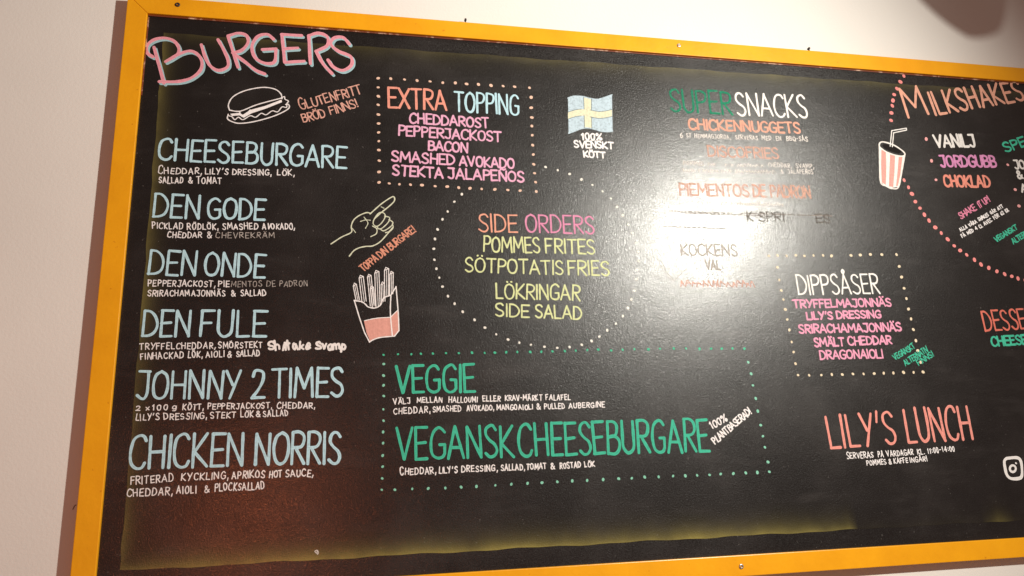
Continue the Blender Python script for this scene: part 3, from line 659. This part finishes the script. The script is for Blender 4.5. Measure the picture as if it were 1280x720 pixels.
draw('scratch', E_, (190, 184, 176), [('l', [(824, 330), (843, 351), (858, 335)], .7), ('c', [(820, 322), (829, 331), (838, 349)], .5)], .7, wear=.3)

# ---- dippsåser
E_ = entry('', 'DIPPSÅSER list of pink dips inside a dotted box')
write('heading', E_, (244, 240, 236), [('DIPPSÅSER', 997.5, 369.3, 1101, 367.3, 25.5)], 1.9, wear=.04)
write('dip_list', E_, (238, 150, 185), [('TRYFFELMAJONNÄS', 991.5, 385.8, 1115.5, 383.5, 11.5), ("LILY'S", 1008, 400.4, 1042, 399.6, 11), ('DRESSING', 1045.5, 399.4, 1102.5, 398, 11), ('SRIRACHAMAJONNÄS', 998.5, 417.3, 1128.5, 414.6, 12), ('SMÄLT', 1018, 434.2, 1056.5, 433, 12), ('CHEDDAR', 1060, 432.6, 1116, 430.8, 12), ('DRAGONAIOLI', 1024.5, 450, 1105, 448.3, 12.5)], 2.0, jx=.03, rot=.02)
P_ = along((961, 319.6), (1051, 319.4), 8) + [(970 + x / 4.129, 310 + y / 4.129) for x, y in [(387, 38), (435, 36), (487, 33), (546, 34), (622, 34), (636, 95), (648, 150), (661, 208), (673, 261), (684, 315), (697, 366), (709, 421), (722, 478), (731, 530), (746, 590), (759, 640), (710, 642), (658, 642), (606, 645), (556, 646), (507, 648), (452, 650), (397, 650), (342, 653), (288, 653), (234, 656), (171, 657), (114, 656), (101, 597), (91, 537), (81, 485), (69, 423), (58, 369), (48, 317), (38, 266), (27, 219), (17, 165), (8, 100)]]
dots('dotted_border', E_, (232, 212, 178), P_, 3.2)
write('note', E_, GREEN, [('VEGANSKT', 1119, 451, 1145, 435, 8.5), ('ALTERNATIV', 1132, 458, 1162, 439, 8.5), ('FINNS!', 1148.5, 457.5, 1168.5, 445, 8)], 1.05, jx=.05, rot=.05)

# ---- milkshakes
E_ = entry('', 'MILKSHAKES list inside a ring of coral dots, cut off at the right')
write('heading', E_, (242, 168, 138), [('M', 1134, 148.5, 1163, 143.5, 38), ('ILKSHAKES', 1168, 145, 1283, 126, 31, {'h1': 26})], 3.0, gap=.26)
write('shake_name', E_, (244, 240, 236), [('VANILJ', 1169, 185, 1221.5, 184.4, 17)], 2.7); write('shake_name', E_, (218, 128, 186), [('JORDGUBB', 1175.5, 209.4, 1247.5, 209.8, 15.5)], 2.5); write('shake_name', E_, (236, 132, 108), [('CHOKLAD', 1180.5, 234.2, 1240, 235, 15.5)], 2.5)
dots('bullet', E_, (240, 160, 160), [(1157.8, 173.8), (1164.4, 201), (1170, 224.8), (1259.7, 206), (1269, 237), (1273.7, 257.5)], 3.6)
write('heading', E_, GREEN, [('SPECIAL', 1257, 191.5, 1318, 172, 14)], 2.0, label='green SPECIAL running off the picture'); write('shake_name', E_, (244, 240, 236), [('JO', 1268.6, 212, 1283, 211.5, 12), ('&', 1272, 224, 1280, 223.5, 11), ('A', 1277, 241, 1286, 240.5, 11)], 1.9)
write('note', E_, (232, 120, 160), [('SHAKE', 1201, 274.5, 1222, 262, 9.5), ('IT', 1225, 260.5, 1229, 258, 9), ('UP!', 1231, 257, 1239, 251.5, 9)], 1.3, jx=.05, rot=.05, label='pink SHAKE IT UP!')
write('note', E_, WHITE, [('ALLA', 1201, 290, 1210, 285, 5.5), ('VÅRA', 1212, 284, 1222, 278.5, 5.5), ('SHAKES', 1224, 277, 1237, 270, 5.5), ('GÅR', 1239, 268.5, 1246, 264.5, 5.5), ('ATT', 1248, 263.5, 1255, 259.5, 5.5),
      ('FÅ', 1203, 298, 1208, 295, 5.5), ('MED', 1210, 294, 1218, 289.5, 5.5), ('4', 1220, 288.5, 1223, 287, 5.5), ('CL', 1225, 286, 1229, 283.5, 5.5), ('AVEC', 1231, 282.5, 1241, 276.5, 5.5), ('FÖR', 1243, 275, 1250, 271, 5.5), ('62', 1252, 270, 1256, 267.5, 5.5), ('KR', 1258, 266.5, 1262, 264, 5.5)], 1.15, **small)
write('note', E_, GREEN, [('VEGANSKT', 1245.5, 303.5, 1273, 286.5, 8), ('ALTERNATIV', 1267, 306, 1297, 287, 8)], 1.3, jx=.05, rot=.05, label='green VEGANSKT ALTERNATIV')
P_ = [(1080 + x / 2.571, 70 + y / 2.571) for x, y in [(128, 64), (117, 83), (106, 105), (97, 124), (93, 143), (91, 160), (88, 183), (87, 207), (129, 399), (143, 422), (154, 443), (165, 468), (180, 489), (194, 510), (209, 529), (229, 551), (248, 569), (269, 589), (290, 610), (309, 625), (330, 639), (355, 655), (376, 670), (401, 681), (427, 692), (452, 701), (475, 708), (495, 715)]] + [(1282, 351), (1291, 353), (1300, 354)]
dots('dotted_ring', E_, DOTRED, P_, 4.6)

# ---- dessert, lunch
E_ = entry('', 'DESSERT entry running off the picture at the right')
write('heading', E_, (222, 120, 104), [('DESSERT', 1231, 414.8, 1308, 410, 26)], 2.0); write('dish_name', E_, GREEN, [('CHEESECAKE', 1239.5, 433.8, 1317, 429, 13.5)], 2.2)
E_ = entry('', 'LILYS LUNCH entry with serving hours')
write('heading', E_, (240, 140, 124), [("LILY'S", 1037, 561.8, 1123, 556, 43, {'gap': .26}), ('LUNCH', 1134, 555, 1218.5, 550.5, 44, {'gap': .24})], 3.0)
write('serving_hours', E_, WHITE, [('SERVERAS', 1058.5, 573.8, 1092.5, 572, 8.4, {'first': 1.2}), ('PÅ', 1097.5, 571.8, 1105, 571.4, 8), ('VARDAGAR', 1108.5, 571, 1142.5, 569, 8), ('KL.', 1146.5, 568.6, 1156.5, 568, 8), ('11:00-14:00', 1159.5, 567.4, 1194, 564, 7.4),
      ('POMMES', 1083.5, 582.3, 1108.5, 580.8, 7.4), ('&', 1111, 580.4, 1115, 580.2, 7.4), ('KAFFE', 1117.5, 580, 1135.5, 578.6, 7.4), ('INGÅR!', 1137.5, 578.4, 1160, 576.6, 7.4)], 1.2, **small)
E_ = part_empty('camera_icon_drawing', 'thick white rounded camera icon in the lower right corner')
draw('icon_outline', E_, (244, 240, 238), [('c', [(1261, 572.6), (1271.5, 572.2), (1276, 576.5), (1277.5, 587), (1277, 595.5), (1272.5, 598.2), (1263.5, 598), (1258.6, 593.5), (1256.3, 585), (1255.4, 577), (1257.5, 573.6), (1261, 572.6)], 3.2)], 3.2, wear=.02)
draw('lens_ring', E_, (244, 240, 238), [('c', [(1266 + 3.7 * math.cos(a * math.pi / 6), 585.8 + 4.1 * math.sin(a * math.pi / 6)) for a in range(13)], 2.4), ('d', [(1270, 579)], 2.2)], 2.4, wear=.02)

# ---- drawings
def tz(ox, oy, s): return lambda p: (ox + p[0] / s, oy + p[1] / s)
E_ = part_empty('burger_drawing', 'white chalk outline of a burger under the heading')
T1 = tz(160, 20, 3.272)
draw('bun', E_, WHITE, [('c', [(415, 385), (411, 362), (430, 330), (480, 305), (550, 292), (600, 299), (625, 318), (630, 338)]), ('c', [(415, 385), (445, 390), (470, 386), (530, 362), (630, 335)]),
      ('c', [(410, 402), (407, 420), (428, 433), (460, 439), (520, 431), (600, 408), (655, 380), (657, 362), (645, 362)])], 1.5, tf=T1, wear=.04)
draw('filling', E_, WHITE, [('f', [(418, 400), (455, 396), (470, 404), (500, 384), (560, 368), (628, 342), (630, 352), (565, 378), (505, 398), (474, 416), (455, 406), (425, 409)]), ('c', [(455, 390), (470, 412), (500, 384)], 1.3), ('c', [(412, 408), (425, 412), (437, 424), (452, 414), (470, 424), (500, 408), (522, 414), (545, 398), (565, 404), (590, 388), (612, 392), (630, 372), (648, 374), (650, 358), (656, 348), (642, 340), (640, 330), (628, 334)], 1.3)], 1.3, tf=T1, wear=.04)
E_ = part_empty('hand_drawing', 'pale green chalk hand pointing up to the right')
T2 = tz(400, 220, 3.273); HC = (222, 226, 196)
draw('hand_outline', E_, HC, [('c', [(45, 278), (88, 250), (128, 230), (128, 205), (138, 180), (160, 162), (190, 150), (208, 153)]), ('c', [(205, 155), (250, 115), (290, 88), (303, 86), (304, 102), (285, 122), (250, 150), (222, 176)]),
      ('c', [(120, 328), (138, 306), (160, 294), (188, 288), (215, 286), (245, 270), (275, 238), (298, 210)])], 1.5, tf=T2, wear=.05)
draw('finger', E_, HC, [('c', [(222, 176), (240, 152), (258, 150), (267, 165), (252, 192), (232, 206), (218, 196), (222, 176)]), ('c', [(264, 164), (284, 170), (280, 188), (256, 212), (240, 216), (234, 208)]), ('c', [(282, 178), (298, 190), (290, 206), (262, 224), (247, 218)]), ('c', [(296, 196), (299, 212), (285, 226), (268, 232)]),
      ('c', [(215, 205), (232, 216), (230, 236), (208, 248)]), ('c', [(165, 186), (186, 180), (206, 181)], 1.0), ('c', [(180, 168), (196, 192), (186, 214)], 1.0), ('l', [(250, 126), (262, 132)], 1.0), ('c', [(133, 215), (146, 232)], .9)], 1.3, tf=T2, wear=.08)
E_ = entry('', 'slanting orange note TOPPA DIN BURGARE between hand and fries')
write('note', E_, (228, 142, 108), [('TOPPA', 454.5, 340.5, 474.5, 325, 10.5), ('DIN', 476, 324, 487, 315.5, 10.5), ('BURGARE!', 488.5, 314, 521.5, 289, 10.5)], 1.6, jx=.05, rot=.04)
E_ = part_empty('fries_drawing', 'chalk carton of fries with a salmon band')
draw('carton', E_, WHITE, [('l', [(140, 508), (160, 575), (182, 640), (203, 680)]), ('c', [(203, 678), (222, 668), (250, 660), (305, 655)]), ('l', [(305, 655), (323, 632)]), ('c', [(323, 632), (320, 560), (311, 452)]),
      ('c', [(140, 510), (170, 514), (185, 524), (198, 536), (225, 540), (248, 527), (260, 500), (290, 487)]), ('l', [(290, 487), (311, 454)]), ('c', [(290, 487), (288, 560), (296, 655)]), ('c', [(182, 592), (230, 582), (288, 578)], 1.0), ('l', [(288, 578), (319, 548)], 1.0)], 1.4, tf=T2, wear=.03)
draw('salmon_band', E_, (226, 152, 136), [('f', [(180, 593), (230, 583), (288, 578), (318, 550), (322, 630), (304, 652), (250, 657), (220, 666), (204, 674), (190, 640)])], 1, tf=T2, wear=.05)
st_ = []
for x0, y0, x1, y1, wd_ in [(148, 512, 136, 450, 13), (172, 518, 160, 418, 17), (206, 532, 194, 414, 15), (214, 536, 206, 462, 13), (229, 536, 224, 398, 17), (252, 518, 250, 445, 14), (264, 498, 264, 386, 17), (284, 488, 286, 402, 14)]:
    st_ += [('l', [(x0, y0), (x1, y1), (x1 + wd_, y1 - 7), (x0 + wd_, y0 - 6)]), ('l', [(x1, y1), (x1 + 5, y1 - 12), (x1 + wd_, y1 - 7)], .9), ('l', [(x0 + wd_ * .55, y0 - 4), (x1 + wd_ * .5, y1)], .8)]
draw('fries', E_, WHITE, st_, 1.05, tf=T2, wear=.06)
E_ = part_empty('milkshake_drawing', 'white cup with three coral stripes and a bent straw')
T4 = tz(1080, 70, 2.571)
draw('cup', E_, (242, 236, 230), [('f', [(50, 290), (70, 306), (100, 318), (130, 322), (120, 380), (111, 420), (88, 424), (66, 416), (53, 404), (51, 350)]), ('c', [(49, 284), (50, 350), (53, 405), (70, 418), (90, 426), (111, 421), (121, 375), (131, 320)], 1.3),
      ('c', [(49, 284), (60, 276), (95, 286), (125, 306), (131, 318), (115, 322), (80, 312), (54, 296), (49, 284)], 1.6)], 1.4, tf=T4, wear=.05)
draw('stripe', E_, (228, 150, 138), [('f', [(56, 298), (70, 306), (72, 360), (70, 414), (57, 406), (55, 350)])], 1, tf=T4, zz=5e-5, wear=.1)
draw('stripe', E_, (228, 150, 138), [('f', [(84, 313), (100, 318), (98, 370), (94, 421), (80, 419), (82, 360)])], 1, tf=T4, zz=5e-5, wear=.1)
draw('stripe', E_, (228, 150, 138), [('f', [(112, 320), (124, 321), (117, 380), (109, 417), (103, 419), (108, 370)])], 1, tf=T4, zz=5e-5, wear=.1)
draw('lid_opening', E_, (30, 26, 25), [('f', [(58, 286), (70, 283), (100, 293), (122, 308), (112, 314), (84, 306), (64, 296)])], 1, tf=T4, zz=9e-5, wear=.0)
draw('straw', E_, (244, 240, 236), [('l', [(84, 290), (89, 240), (136, 232), (137, 238), (95, 247), (91, 292)])], 1.1, tf=T4, zz=1.2e-4, wear=.03)
draw('smudge_mark', board, (226, 218, 212), [('c', [(395, 691), (393.5, 689), (396.5, 688), (396, 692)], 1.1), ('c', [(397, 688), (398, 690.5), (397, 693)], 1.0)], 1.1)

# ---------------------------------------------------------------- pendant lamp out of view whose shade throws the shadow at top right
def pend(P, z=.62):
    k = (KEY[2] - z) / (KEY[2] - D_WALL)
    return Vector((KEY[0] + (P.x - KEY[0]) * k, KEY[1] + (P.y - KEY[1]) * k))
PZ = .62
pa = pend(at(1145, 0, D_WALL), PZ); pb = pend(at(1210, 45, D_WALL), PZ); pc = pend(at(1262, 44, D_WALL), PZ); pd = pend(at(1270, 0, D_WALL), PZ)
pl = tag(link('pendant_lamp', None), 'dark bowl shaped pendant lamp hanging in front of the wall beyond the upper right corner', 'pendant lamp')
cx = (pb.x + pc.x) / 2 - .01; cy = pb.y + .012; pl.location = W3(cx, cy, PZ)
r0 = (pc.x - pb.x) / 2 * 1.05
print('lamp r0', r0, 'pts', pa, pb, pc, pd)
def vlathe(prof, segs=48):
    bm = bmesh.new(); rings = [[bm.verts.new(Vector((r * math.cos(2 * math.pi * i / segs), r * math.sin(2 * math.pi * i / segs), h_))) for i in range(segs)] for r, h_ in prof]
    for a, b_ in zip(rings, rings[1:]):
        for i in range(segs): j = (i + 1) % segs; bm.faces.new((a[i], a[j], b_[j], b_[i]))
    bm.faces.new(rings[-1]); bm.faces.new(list(reversed(rings[0])))
    return bm
sh = link('lamp_shade', finish(vlathe([(.020, -.010), (.045, -.004), (.062, .010), (.084, .035), (.108, .07), (.13, .11), (.145, .16), (.12, .21), (.05, .25)]), 'lamp_shade', m_shade, True), pl)
sh.rotation_euler = (0, math.radians(-16), 0)
link('cord', finish(vlathe([(.004, .24), (.004, .9)], 10), 'cord', m_dark, True), pl)
